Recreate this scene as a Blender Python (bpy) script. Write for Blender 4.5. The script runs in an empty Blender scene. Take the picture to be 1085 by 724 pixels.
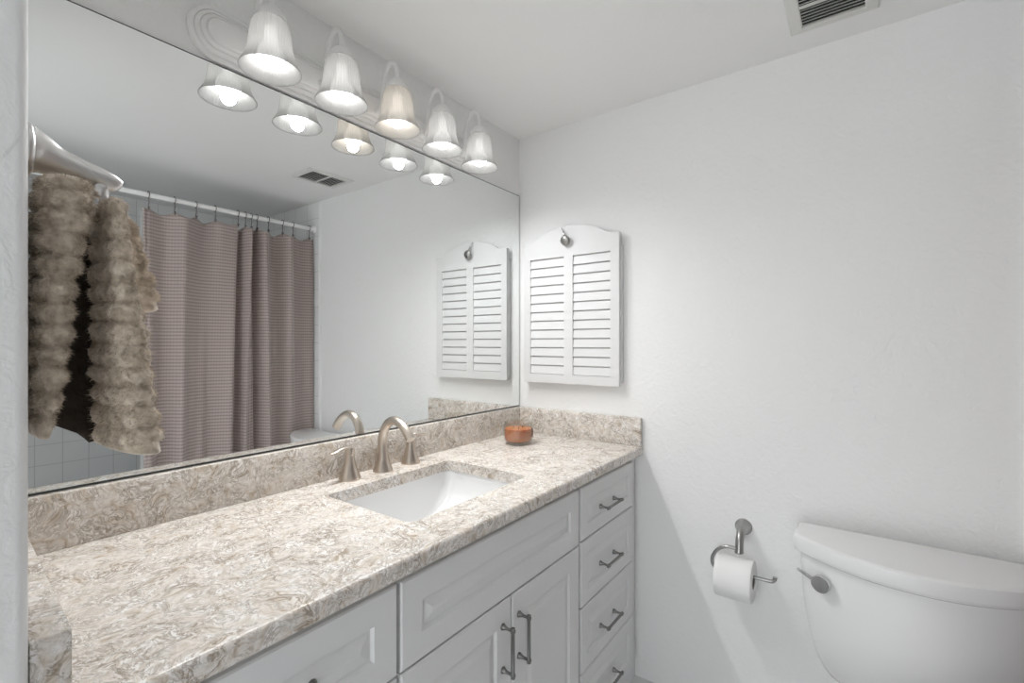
import bpy, bmesh, math, random
import numpy as np
from mathutils import Vector, Matrix
random.seed(4)
rng = np.random.default_rng(7)
PI = math.pi
C = bpy.context.scene.collection
S = bpy.context.scene

# ------------------------------------------------------------------ camera, world, exposure
YAW = 36.2
cam = bpy.data.cameras.new('camera'); camo = bpy.data.objects.new('camera', cam); C.objects.link(camo)
camo.location = (-1.713, -1.215, 1.25); camo.rotation_euler = (PI/2, 0, math.radians(YAW-90))
cam.sensor_width = 36; cam.lens = 501.0/1085*36; cam.shift_y = 2/1085; cam.clip_start = 0.02
S.camera = camo
w = bpy.data.worlds.new('hall_daylight'); S.world = w; w.use_nodes = True
w.node_tree.nodes['Background'].inputs[0].default_value = (0.95, 0.98, 1.0, 1)
w.node_tree.nodes['Background'].inputs[1].default_value = 2.1
S.view_settings.view_transform = 'Standard'; S.view_settings.look = 'None'
S.view_settings.gamma = 1; S.view_settings.use_curve_mapping = False
S.view_settings.exposure = 0.36
BULB = 8.0           # bulb surface emission
LAMP_W = 7.2          # light each lamp throws down into the room
S.cycles.max_bounces = 12; S.cycles.diffuse_bounces = 6; S.cycles.glossy_bounces = 6
S.cycles.transmission_bounces = 8; S.cycles.transparent_max_bounces = 12

# ------------------------------------------------------------------ materials
def mat(name, color, rough=0.5, metal=0.0, spec=0.5):
    m = bpy.data.materials.new(name); m.use_nodes = True
    b = m.node_tree.nodes['Principled BSDF']
    b.inputs['Base Color'].default_value = (*color, 1); b.inputs['Roughness'].default_value = rough
    b.inputs['Metallic'].default_value = metal; b.inputs['Specular IOR Level'].default_value = spec
    return m
def nd(m, t, **kw):
    n = m.node_tree.nodes.new(t)
    for k, v in kw.items(): setattr(n, k, v)
    return n
def bump_noise(m, scale, dist, detail=4, strength=1.0, stretch=None, rough=.5):
    b = m.node_tree.nodes['Principled BSDF']; L = m.node_tree.links
    tc = nd(m, 'ShaderNodeTexCoord'); n = nd(m, 'ShaderNodeTexNoise')
    n.inputs['Scale'].default_value = scale; n.inputs['Detail'].default_value = detail
    n.inputs['Roughness'].default_value = rough
    src = tc.outputs['Object']
    if stretch:
        mp = nd(m, 'ShaderNodeMapping'); mp.inputs['Scale'].default_value = stretch
        L.new(src, mp.inputs[0]); src = mp.outputs[0]
    L.new(src, n.inputs['Vector'])
    bp = nd(m, 'ShaderNodeBump'); bp.inputs['Distance'].default_value = dist; bp.inputs['Strength'].default_value = strength
    L.new(n.outputs[0], bp.inputs['Height']); L.new(bp.outputs[0], b.inputs['Normal'])
    return n, bp
def ramp(m, stops):
    r = nd(m, 'ShaderNodeValToRGB'); e = r.color_ramp.elements
    while len(e) < len(stops): e.new(0.5)
    for q, (p, c) in zip(e, stops): q.position = p; q.color = (*c, 1)
    return r

def wall_mat():
    m = mat('wall_paint', (0.86, 0.86, 0.855), 0.6, spec=.3)
    L = m.node_tree.links; b = m.node_tree.nodes['Principled BSDF']
    tc = nd(m, 'ShaderNodeTexCoord')
    n1 = nd(m, 'ShaderNodeTexNoise'); n1.inputs['Scale'].default_value = 55; n1.inputs['Detail'].default_value = 5; n1.inputs['Distortion'].default_value = .6
    n2 = nd(m, 'ShaderNodeTexNoise'); n2.inputs['Scale'].default_value = 9; n2.inputs['Detail'].default_value = 6; n2.inputs['Distortion'].default_value = 1.6
    L.new(tc.outputs['Object'], n1.inputs['Vector']); L.new(tc.outputs['Object'], n2.inputs['Vector'])
    r2 = ramp(m, [(0.5, (0, 0, 0)), (0.56, (1, 1, 1))]); L.new(n2.outputs[0], r2.inputs[0])
    ad = nd(m, 'ShaderNodeMath', operation='MULTIPLY_ADD'); L.new(r2.outputs[0], ad.inputs[0]); ad.inputs[1].default_value = .22
    L.new(n1.outputs[0], ad.inputs[2])
    bp = nd(m, 'ShaderNodeBump'); bp.inputs['Distance'].default_value = .003; bp.inputs['Strength'].default_value = .62
    L.new(ad.outputs[0], bp.inputs['Height']); L.new(bp.outputs[0], b.inputs['Normal'])
    return m
M_wall = wall_mat()
M_ceil = mat('ceiling_paint', (0.88, 0.88, 0.875), 0.7, spec=.2); bump_noise(M_ceil, 60, .001, 3, .4)

def stone_mat():
    m = mat('quartz_stone', (0.75, 0.7, 0.64), 0.22, spec=.5)
    L = m.node_tree.links; b = m.node_tree.nodes['Principled BSDF']
    tc = nd(m, 'ShaderNodeTexCoord')
    wn = nd(m, 'ShaderNodeTexNoise'); wn.inputs['Scale'].default_value = 9; wn.inputs['Detail'].default_value = 3
    L.new(tc.outputs['Object'], wn.inputs['Vector'])
    sc = nd(m, 'ShaderNodeVectorMath', operation='SCALE'); L.new(wn.outputs['Color'], sc.inputs[0]); sc.inputs['Scale'].default_value = .12
    av = nd(m, 'ShaderNodeVectorMath', operation='ADD'); L.new(tc.outputs['Object'], av.inputs[0]); L.new(sc.outputs[0], av.inputs[1])
    def noise(s, d, dist, rough=.6):
        n = nd(m, 'ShaderNodeTexNoise'); n.inputs['Scale'].default_value = s; n.inputs['Detail'].default_value = d
        n.inputs['Distortion'].default_value = dist; n.inputs['Roughness'].default_value = rough
        L.new(av.outputs[0], n.inputs['Vector']); return n
    base = noise(34, 8, .8, .66)
    rb = ramp(m, [(0.28, (0.36, 0.29, 0.215)), (0.37, (0.60, 0.52, 0.435)), (0.46, (0.775, 0.72, 0.665)), (0.575, (0.88, 0.855, 0.83))])
    L.new(base.outputs[0], rb.inputs[0])
    def vein(s, wid, dist, col, prev, amt, lo=.42):
        n = noise(s, 5, dist, .65)
        a = nd(m, 'ShaderNodeMath', operation='SUBTRACT'); L.new(n.outputs[0], a.inputs[0]); a.inputs[1].default_value = .5
        ab = nd(m, 'ShaderNodeMath', operation='ABSOLUTE'); L.new(a.outputs[0], ab.inputs[0])
        r = ramp(m, [(0.0, (amt, amt, amt)), (wid, (0, 0, 0))]); L.new(ab.outputs[0], r.inputs[0])
        mk = noise(s*.4, 3, .5); rm = ramp(m, [(lo, (0, 0, 0)), (lo+.16, (1, 1, 1))]); L.new(mk.outputs[0], rm.inputs[0])
        mu = nd(m, 'ShaderNodeMath', operation='MULTIPLY'); L.new(r.outputs[0], mu.inputs[0]); L.new(rm.outputs[0], mu.inputs[1])
        mx = nd(m, 'ShaderNodeMixRGB'); L.new(mu.outputs[0], mx.inputs[0]); L.new(prev, mx.inputs[1]); mx.inputs[2].default_value = (*col, 1)
        return mx.outputs[0]
    c = vein(46, .06, .9, (0.27, 0.21, 0.15), rb.outputs[0], .95, .44)
    c = vein(85, .08, .5, (0.33, 0.265, 0.20), c, .85, .42)
    c = vein(30, .03, 1.2, (0.52, 0.50, 0.47), c, .6, .42)
    L.new(c, b.inputs['Base Color'])
    return m
M_stone = stone_mat()
M_cab = mat('cabinet_white', (0.765, 0.765, 0.765), 0.5, spec=.35)
M_gap = mat('cabinet_shadow_gap', (0.55, 0.55, 0.55), 0.6)
M_porc = mat('porcelain', (0.80, 0.80, 0.80), 0.10)
M_pull = mat('pewter_pull', (0.22, 0.22, 0.21), 0.36, 1.0)
M_nick = mat('brushed_nickel', (0.62, 0.55, 0.48), 0.3, 1.0)
M_nick2 = mat('satin_nickel', (0.38, 0.375, 0.365), 0.28, 1.0)
M_nick3 = mat('satin_nickel_light', (0.72, 0.71, 0.70), 0.32, 1.0)
M_chrome = mat('chrome', (0.6, 0.6, 0.6), 0.15, 1.0)
M_fix = mat('white_enamel', (0.84, 0.835, 0.83), 0.35)
M_shutter = mat('shutter_white', (0.72, 0.72, 0.72), 0.45)
M_paper = mat('tissue_paper', (0.86, 0.86, 0.85), 0.9, spec=.1); bump_noise(M_paper, 260, .0006, 2, .5)
M_card = mat('cardboard', (0.30, 0.27, 0.24), 0.9)
M_dark = mat('duct_dark', (0.03, 0.03, 0.03), 0.8)
M_vent = mat('vent_paint', (0.72, 0.72, 0.70), 0.5)
M_floor = mat('floor_tile', (0.66, 0.66, 0.66), 0.4)
M_wax = mat('orange_wax', (0.62, 0.19, 0.05), 0.45)
M_wax.node_tree.nodes['Principled BSDF'].inputs['Subsurface Weight'].default_value = .15
M_wick = mat('burnt_wick', (0.03, 0.025, 0.02), 0.9)
M_label = mat('candle_label', (0.25, 0.05, 0.03), 0.5)
M_edge = mat('mirror_edge', (0.06, 0.07, 0.07), 0.3)
M_hook = mat('curtain_hook_metal', (0.16, 0.15, 0.14), 0.35, 1.0)
M_liner = mat('liner_vinyl', (0.75, 0.76, 0.76), 0.4)
M_mirror = mat('mirror_silver', (0.87, 0.885, 0.88), 0.0, 1.0)
M_trim = mat('trim_white', (0.85, 0.85, 0.85), 0.35)

def glass_mat():
    m = bpy.data.materials.new('clear_glass'); m.use_nodes = True; nt = m.node_tree; nt.nodes.clear()
    o = nd(m, 'ShaderNodeOutputMaterial'); mx = nd(m, 'ShaderNodeMixShader'); t = nd(m, 'ShaderNodeBsdfTransparent'); g = nd(m, 'ShaderNodeBsdfGlossy')
    g.inputs['Roughness'].default_value = .03; t.inputs[0].default_value = (.93, .94, .93, 1)
    fr = nd(m, 'ShaderNodeLayerWeight'); fr.inputs[0].default_value = .5; pw = nd(m, 'ShaderNodeMath', operation='POWER'); pw.inputs[1].default_value = 5; nt.links.new(fr.outputs['Facing'], pw.inputs[0])
    ma = nd(m, 'ShaderNodeMath', operation='MULTIPLY_ADD'); ma.inputs[1].default_value = .8; ma.inputs[2].default_value = .10; nt.links.new(pw.outputs[0], ma.inputs[0]); nt.links.new(ma.outputs[0], mx.inputs[0]); nt.links.new(t.outputs[0], mx.inputs[1]); nt.links.new(g.outputs[0], mx.inputs[2]); nt.links.new(mx.outputs[0], o.inputs[0])
    return m
M_glass = glass_mat()
def shade_mat():
    m = bpy.data.materials.new('frosted_glass'); m.use_nodes = True; nt = m.node_tree; nt.nodes.clear()
    o = nd(m, 'ShaderNodeOutputMaterial'); t = nd(m, 'ShaderNodeBsdfTranslucent'); d = nd(m, 'ShaderNodeBsdfDiffuse'); g = nd(m, 'ShaderNodeBsdfGlossy'); tr = nd(m, 'ShaderNodeBsdfTransparent')
    t.inputs[0].default_value = (.42, .418, .412, 1); d.inputs[0].default_value = (.62, .62, .615, 1); g.inputs['Roughness'].default_value = .25
    m1 = nd(m, 'ShaderNodeMixShader'); m1.inputs[0].default_value = .45; nt.links.new(t.outputs[0], m1.inputs[1]); nt.links.new(d.outputs[0], m1.inputs[2])
    m2 = nd(m, 'ShaderNodeMixShader'); m2.inputs[0].default_value = .06; nt.links.new(m1.outputs[0], m2.inputs[1]); nt.links.new(g.outputs[0], m2.inputs[2])
    m3 = nd(m, 'ShaderNodeMixShader'); m3.inputs[0].default_value = .16; nt.links.new(m2.outputs[0], m3.inputs[1]); nt.links.new(tr.outputs[0], m3.inputs[2])
    nt.links.new(m3.outputs[0], o.inputs[0]); return m
M_shade = shade_mat()
def emit(name, col, s):
    m = bpy.data.materials.new(name); m.use_nodes = True; nt = m.node_tree; nt.nodes.clear()
    o = nd(m, 'ShaderNodeOutputMaterial'); e = nd(m, 'ShaderNodeEmission'); e.inputs[0].default_value = (*col, 1); e.inputs[1].default_value = s
    nt.links.new(e.outputs[0], o.inputs[0]); return m
M_bulb = emit('bulb_cool', (1, .985, .965), BULB)
M_bulbw = emit('bulb_warm', (1, .90, .78), BULB)

def tile_mat():
    m = mat('wall_tile', (0.72, 0.74, 0.73), 0.15)
    L = m.node_tree.links; b = m.node_tree.nodes['Principled BSDF']
    uv = nd(m, 'ShaderNodeUVMap'); br = nd(m, 'ShaderNodeTexBrick'); br.offset = 0; br.squash = 1
    br.inputs['Color1'].default_value = br.inputs['Color2'].default_value = (.80, .80, .80, 1); br.inputs['Mortar'].default_value = (.62, .62, .62, 1)
    br.inputs['Scale'].default_value = 1; br.inputs['Mortar Size'].default_value = .0022; br.inputs['Brick Width'].default_value = .114; br.inputs['Row Height'].default_value = .114
    L.new(uv.outputs[0], br.inputs[0]); L.new(br.outputs[0], b.inputs['Base Color'])
    return m
M_tile = tile_mat()
def curtain_mat():
    m = mat('waffle_fabric', (0.26, 0.205, 0.20), 0.6, spec=.35)
    b = m.node_tree.nodes['Principled BSDF']; L = m.node_tree.links
    b.inputs['Sheen Weight'].default_value = .3
    uv = nd(m, 'ShaderNodeUVMap'); sp = nd(m, 'ShaderNodeSeparateXYZ'); L.new(uv.outputs[0], sp.inputs[0])
    def wave(out, per):
        a = nd(m, 'ShaderNodeMath', operation='MULTIPLY'); L.new(out, a.inputs[0]); a.inputs[1].default_value = 2*PI/per
        s = nd(m, 'ShaderNodeMath', operation='SINE'); L.new(a.outputs[0], s.inputs[0]); return s
    su = wave(sp.outputs[0], .0125); sv = wave(sp.outputs[1], .0175)
    mx = nd(m, 'ShaderNodeMath', operation='MULTIPLY'); L.new(su.outputs[0], mx.inputs[0]); mx.inputs[1].default_value = .22
    ad = nd(m, 'ShaderNodeMath', operation='ADD'); L.new(mx.outputs[0], ad.inputs[0]); L.new(sv.outputs[0], ad.inputs[1])
    r = nd(m, 'ShaderNodeMapRange'); r.inputs[1].default_value = -1.45; r.inputs[2].default_value = 1.45; L.new(ad.outputs[0], r.inputs[0])
    rp = ramp(m, [(0.0, (0.22, 0.172, 0.160)), (0.4, (0.36, 0.292, 0.274)), (1.0, (0.47, 0.392, 0.368))]); L.new(r.outputs[0], rp.inputs[0])
    L.new(rp.outputs[0], b.inputs['Base Color'])
    bp = nd(m, 'ShaderNodeBump'); bp.inputs['Distance'].default_value = .003; bp.inputs['Strength'].default_value = .5
    L.new(r.outputs[0], bp.inputs['Height']); L.new(bp.outputs[0], b.inputs['Normal'])
    return m
M_curtain = curtain_mat()
def towel_mat():
    m = mat('plush_pile', (0.50, 0.43, 0.36), 0.95, spec=.1)
    b = m.node_tree.nodes['Principled BSDF']; L = m.node_tree.links
    b.inputs['Sheen Weight'].default_value = .5; b.inputs['Sheen Roughness'].default_value = .4
    tc = nd(m, 'ShaderNodeTexCoord'); n = nd(m, 'ShaderNodeTexNoise'); n.inputs['Scale'].default_value = 90; n.inputs['Detail'].default_value = 4
    L.new(tc.outputs['Object'], n.inputs['Vector'])
    rp = ramp(m, [(0.3, (0.37, 0.305, 0.235)), (0.5, (0.57, 0.485, 0.39)), (0.7, (0.74, 0.66, 0.56))]); L.new(n.outputs[0], rp.inputs[0]); L.new(rp.outputs[0], b.inputs['Base Color'])
    return m
M_towel = towel_mat()
M_hem = mat('towel_hem', (0.52, 0.46, 0.40), 0.9, spec=.1); bump_noise(M_hem, 300, .001, 2, .6, (1, 1, .2))

# ------------------------------------------------------------------ helpers
def tag(o, label, cat, group=None):
    o['label'] = label; o['category'] = cat
    if group: o['group'] = group
    return o
def thing(name, label, cat, loc, group=None):
    o = bpy.data.objects.new(name, None); o.empty_display_size = .05; C.objects.link(o); o.location = loc
    return tag(o, label, cat, group)
def root_loc(p):
    v = Vector((0, 0, 0))
    while p is not None: v += Vector(p.location); p = p.parent
    return v
def obj(name, bm, m, parent=None, smooth=None, origin=None):
    """bm is in world coordinates; smooth = auto-smooth angle in degrees"""
    bmesh.ops.recalc_face_normals(bm, faces=bm.faces[:])
    off = root_loc(parent) if parent else Vector(origin or (0, 0, 0))
    bmesh.ops.translate(bm, verts=bm.verts[:], vec=-off)
    if smooth:
        for f in bm.faces: f.smooth = True
        for e in bm.edges:
            if len(e.link_faces) == 2 and e.calc_face_angle(0) > math.radians(smooth): e.smooth = False
    me = bpy.data.meshes.new(name); bm.to_mesh(me); bm.free()
    me.materials.append(m)
    o = bpy.data.objects.new(name, me); C.objects.link(o)
    if parent: o.parent = parent
    else: o.location = off
    return o
def np_obj(name, V, F, m, parent=None, origin=None, smooth=True):
    off = np.array(root_loc(parent) if parent else (origin or (0, 0, 0)))
    me = bpy.data.meshes.new(name); me.from_pydata((np.asarray(V)-off).tolist(), [], F); me.materials.append(m)
    if smooth: me.polygons.foreach_set('use_smooth', [True]*len(me.polygons))
    me.update()
    o = bpy.data.objects.new(name, me); C.objects.link(o)
    if parent: o.parent = parent
    else: o.location = off
    return o
def struct(name, bm, m, origin=None, smooth=None):
    o = obj(name, bm, m, None, smooth, origin); o['kind'] = 'structure'; return o
def B(): return bmesh.new()
def box(bm, x0, x1, y0, y1, z0, z1, bev=0, seg=2):
    r = bmesh.ops.create_cube(bm, size=1)
    vs = r['verts']
    bmesh.ops.scale(bm, vec=(abs(x1-x0), abs(y1-y0), abs(z1-z0)), verts=vs)
    bmesh.ops.translate(bm, vec=((x0+x1)/2, (y0+y1)/2, (z0+z1)/2), verts=vs)
    if bev:
        es = list({e for v in vs for e in v.link_edges})
        bmesh.ops.bevel(bm, geom=es, offset=bev, segments=seg, profile=.5, affect='EDGES')
    return bm
def bx(*a, **k): return box(B(), *a, **k)
def frame_of(axis):
    a = Vector(axis).normalized(); t = Vector((0, 0, 1)) if abs(a.z) < .9 else Vector((1, 0, 0))
    u = a.cross(t).normalized(); return a, u, a.cross(u).normalized()
def rings_to_bm(bm, rings, cap0=True, cap1=True):
    rv = [[bm.verts.new(p) for p in r] for r in rings]
    n = len(rings[0])
    for a, b in zip(rv, rv[1:]):
        for i in range(n): bm.faces.new((a[i], a[(i+1) % n], b[(i+1) % n], b[i]))
    if cap0: bm.faces.new(rv[0][::-1])
    if cap1: bm.faces.new(rv[-1])
    return bm
def lathe(bm, prof, org, axis=(0, 0, 1), n=32, cap0=True, cap1=True, flute=0, nf=0):
    a, u, v = frame_of(axis); o = Vector(org); rings = []
    for r, h in prof:
        ring = []
        for i in range(n):
            t = 2*PI*i/n; rr = max(r, 1e-5) + (flute*math.cos(nf*t) if nf else 0)
            ring.append(o + a*h + (u*math.cos(t)+v*math.sin(t))*rr)
        rings.append(ring)
    return rings_to_bm(bm, rings, cap0, cap1)
def tube(bm, pts, rad, n=14, cap=True, closed=False, flat=None):
    pts = [Vector(p) for p in pts]; N = len(pts)
    rad = rad if hasattr(rad, '__len__') else [rad]*N
    T = []
    for i in range(N):
        if closed: T.append((pts[(i+1) % N]-pts[i-1]).normalized())
        else: T.append((pts[min(i+1, N-1)]-pts[max(i-1, 0)]).normalized())
    _, u, _ = frame_of(T[0]); rings = []
    for i in range(N):
        u = (u - T[i]*u.dot(T[i])).normalized(); v = T[i].cross(u)
        fl = flat[i] if flat else 1
        rings.append([pts[i]+(u*math.cos(2*PI*k/n)+v*math.sin(2*PI*k/n)*fl)*rad[i] for k in range(n)])
    if closed:
        rings.append(rings[0]); rv = [[bm.verts.new(p) for p in r] for r in rings[:-1]]; rv.append(rv[0])
        for a, b in zip(rv, rv[1:]):
            for i in range(n): bm.faces.new((a[i], a[(i+1) % n], b[(i+1) % n], b[i]))
        return bm
    return rings_to_bm(bm, rings, cap, cap)
def spline(ctrl, n=8):
    P = [Vector(p) for p in ctrl]; P = [2*P[0]-P[1]]+P+[2*P[-1]-P[-2]]; out = []
    for i in range(1, len(P)-2):
        for k in range(n):
            t = k/n; p0, p1, p2, p3 = P[i-1:i+3]
            out.append(.5*((2*p1)+(p2-p0)*t+(2*p0-5*p1+4*p2-p3)*t*t+(3*p1-p0-3*p2+p3)*t**3))
    out.append(P[-2]); return out
def lerp_tab(tab, x): return np.interp(x, [t[0] for t in tab], [t[1] for t in tab])
def prism(bm, poly, z0, z1):
    lo = [bm.verts.new((x, y, z0)) for x, y in poly]; hi = [bm.verts.new((x, y, z1)) for x, y in poly]; n = len(poly)
    bm.faces.new(lo[::-1]); bm.faces.new(hi)
    for i in range(n): bm.faces.new((lo[i], lo[(i+1) % n], hi[(i+1) % n], hi[i]))
    return bm

# ------------------------------------------------------------------ setting
ZC = 2.155
XL = -1.62
YF = -2.46
TUBY = -1.556
struct('floor', bx(-2.9, 0.12, -2.56, 0.12, -.1, 0), M_floor)
struct('ceiling', bx(-1.74, 0.12, -2.56, 0.12, ZC, ZC+.1), M_ceil)
struct('wall_vanity', bx(-1.74, 0.12, 0, .12, 0, ZC), M_wall)
struct('wall_toilet', bx(0, .12, -2.56, 0, 0, ZC), M_wall)
# the stub of wall that carries the towel ring stands a little out of square
bm = prism(B(), [(-1.62, -.57), (-1.588, 0), (-1.74, 0), (-1.74, -.57)], 0, ZC)
ed = [e for e in bm.edges if all(abs(v.co.y+.57) < 1e-4 and abs(v.co.x+1.62) < 1e-4 for v in e.verts)]
bmesh.ops.bevel(bm, geom=ed, offset=.010, segments=6, profile=.5, affect='EDGES')
struct('wall_entry', bm, M_wall, smooth=40)
struct('wall_entry_far', bx(-1.74, XL, -2.56, -1.46, 0, ZC), M_wall)
struct('wall_entry_header', bx(-1.74, XL, -1.46, -.57, 2.05, ZC), M_wall)
M_hall_block = mat('hall_blocker_dark', (0.24, 0.245, 0.25), 0.7)  # dark color chosen to soak up bounce reaching the stub wall end
struct('wall_hall_blocker', bx(-2.9, -1.74, -1.67, -1.48, 0, ZC), M_hall_block)  # unseen, added to keep hall light off the stub wall end
struct('ceiling_hall_blocker', bx(-2.9, -1.74, -2.56, .12, ZC, ZC+.1), M_hall_block)  # unseen, added to cut the light coming in from above the hall
struct('wall_tub', bx(XL, 0, -2.56, YF-.008, 0, ZC), M_wall)
def quad_uv(name, pts, uvs, m, thick):
    bm = B(); lay = bm.loops.layers.uv.new('UVMap')
    P = [Vector(p) for p in pts]; n = (P[1]-P[0]).cross(P[2]-P[0]).normalized()*thick
    f = bm.faces.new([bm.verts.new(p) for p in P])
    for l, q in zip(f.loops, uvs): l[lay].uv = q
    r = bmesh.ops.extrude_face_region(bm, geom=[f]); vs = [g for g in r['geom'] if isinstance(g, bmesh.types.BMVert)]
    bmesh.ops.translate(bm, verts=vs, vec=n)
    return struct(name, bm, m)
quad_uv('wall_tub_tiles', [(XL, YF-.008, 0), (0, YF-.008, 0), (0, YF-.008, ZC), (XL, YF-.008, ZC)], [(0, 0), (1.62, 0), (1.62, ZC), (0, ZC)], M_tile, -.008)
quad_uv('wall_toilet_tiles', [(0, TUBY-.014, 0), (0, YF, 0), (0, YF, ZC), (0, TUBY-.014, ZC)], [(0, 0), (.72, 0), (.72, ZC), (0, ZC)], M_tile, .006)
struct('trim_1', bx(-.012, 0, TUBY-.014, TUBY+.003, 0, ZC, bev=.004), M_trim)

# ------------------------------------------------------------------ mirror
ZM0, ZM1 = .973, 1.904
mr = thing('wall_mirror', 'large frameless mirror on the wall above the vanity backsplash', 'mirror', (-.79, -.003, ZM0))
obj('mirror_glass', bx(-1.586, -.0055, -.0058, -.004, ZM0+.0045, ZM1-.004), M_mirror, mr)
obj('backing', bx(-1.588, -.002, -.0040, -.0005, ZM0, ZM1, bev=.001), M_edge, mr)

# ------------------------------------------------------------------ countertop, splashes, sink
ZT = .867; CT = .032; YC = -.568
SX0, SX1, SY0, SY1 = -1.03, -.583, -.447, -.132
def counter():
    bm = B()
    def rr(x0, x1, y0, y1, r, n=5):
        out = []
        for cx, cy, a0 in ((x1-r, y1-r, 0), (x0+r, y1-r, 90), (x0+r, y0+r, 180), (x1-r, y0+r, 270)):
            for k in range(n+1):
                a = math.radians(a0+90*k/n); out.append((cx+r*math.cos(a), cy+r*math.sin(a)))
        return out
    hole = rr(SX0, SX1, SY0, SY1, .02)
    xl0, xl1 = -1.619, -1.588
    e = .008
    def outer(ins): return [(-.001, -.001), (xl1, -.001), (xl0, YC+ins), (-.001, YC+ins)]
    def loop(pts, z): return [bm.verts.new((x, y, z)) for x, y in pts]
    def fillr(o, h):
        es = []
        for L in (o, h):
            for i in range(len(L)):
                ee = bm.edges.get((L[i], L[(i+1) % len(L)])) or bm.edges.new((L[i], L[(i+1) % len(L)])); es.append(ee)
        bmesh.ops.triangle_fill(bm, use_beauty=True, use_dissolve=False, edges=es)
    ht, hb = loop(hole, ZT), loop(hole, ZT-CT)
    prof = [(e, ZT), (e*.55, ZT-.0012), (e*.2, ZT-.004), (0, ZT-.008), (0, ZT-CT+.003), (.003, ZT-CT)]
    Ls = [loop(outer(i), z) for i, z in prof]
    fillr(Ls[0], ht); fillr(Ls[-1], hb)
    for a, b in zip(Ls, Ls[1:]):
        for i in range(4): bm.faces.new((a[i], a[(i+1) % 4], b[(i+1) % 4], b[i]))
    n = len(ht)
    for i in range(n): bm.faces.new((ht[i], ht[(i+1) % n], hb[(i+1) % n], hb[i]))
    return bm
tag(obj('countertop', counter(), M_stone, smooth=35, origin=(-.8, -.28, ZT-CT)), 'cream and taupe speckled stone countertop with a rectangular sink cutout', 'countertop')
ZS = .972
tag(obj('backsplash', bx(-1.587, -.0215, -.021, -.0008, ZT, ZS, bev=.002), M_stone, smooth=35, origin=(-.8, -.01, ZT)),
    'long speckled stone backsplash running under the mirror', 'backsplash')
tag(obj('backsplash', bx(-.021, -.0008, -.565, -.0008, ZT, ZS, bev=.002), M_stone, smooth=35, origin=(-.01, -.28, ZT)),
    'short speckled stone side splash under the louvered cabinet beside the candle', 'backsplash')
bm = prism(B(), [(-1.587, -.560), (-1.5575, -.0215), (-1.5885, -.0215), (-1.6185, -.560)], ZT, .956)
bmesh.ops.bevel(bm, geom=bm.edges[:], offset=.002, segments=2, profile=.5, affect='EDGES')
tag(obj('backsplash', bm, M_stone, smooth=35, origin=(-1.59, -.28, ZT)), 'speckled stone side splash at the near left end of the counter below the towel', 'backsplash')

def basin():
    # rectangular undermount bowl; the two short ends slope and curve down to the drain
    z1 = ZT-CT-.0005; cx, cy = (SX0+SX1)/2, (SY0+SY1)/2
    def loop(hx, hy, z, r, n=6):
        out = []
        for sx, sy, a0 in ((1, 1, 0), (-1, 1, 90), (-1, -1, 180), (1, -1, 270)):
            for k in range(n+1):
                a = math.radians(a0+90*k/n); out.append(Vector((cx+sx*(hx-r)+r*math.cos(a), cy+sy*(hy-r)+r*math.sin(a), z)))
        return out
    HX, HY = (SX1-SX0)/2+.003, (SY1-SY0)/2+.003
    rings = [loop(HX+.03, HY+.025, z1, .03), loop(HX, HY, z1, .03)]
    D = .135
    for k in range(1, 15):
        t = k/14
        ex = HX - .165*(1-math.cos(t*PI/2)); ey = HY - .018*t - (.03*((t-.7)/.3)**2 if t > .7 else 0)
        z = z1 - D*math.sin(t*PI/2)
        rings.append(loop(ex, ey, z, .03+.012*t))
    rings.append(loop(.03, .03, z1-D-.004, .029))
    inner = len(rings)
    for q in range(inner-1, 1, -1):
        rings.append([p + (p-Vector((cx, cy, p.z))).normalized()*.01 + Vector((0, 0, -.01)) for p in rings[q]])
    rings.append([p + Vector((0, 0, -.012)) for p in rings[0]])
    return rings_to_bm(B(), rings, True, True)
def basin_open():
    bm = basin(); bm.faces.ensure_lookup_table()
    return bm
sk = thing('sink_basin', 'white rectangular undermount sink set in the stone counter', 'sink', ((SX0+SX1)/2, (SY0+SY1)/2, .69))
bmb = B()
_r = basin(); # closed shell : remove the two caps and join the rims
caps = [f for f in _r.faces if len(f.verts) > 8]
bmesh.ops.delete(_r, geom=caps, context='FACES')
be = [e for e in _r.edges if e.is_boundary]
bmesh.ops.bridge_loops(_r, edges=be); bmb.free()
# inner floor closes the drain region
lo = [v for v in _r.verts]
obj('bowl', _r, M_porc, sk, smooth=60)
obj('drain', lathe(B(), [(.0, -.002), (.018, -.002), (.021, .0), (.021, .003), (.012, .0045), (.0, .005)], ((SX0+SX1)/2, (SY0+SY1)/2, ZT-CT-.139), n=28), M_nick, sk, smooth=35)

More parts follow.
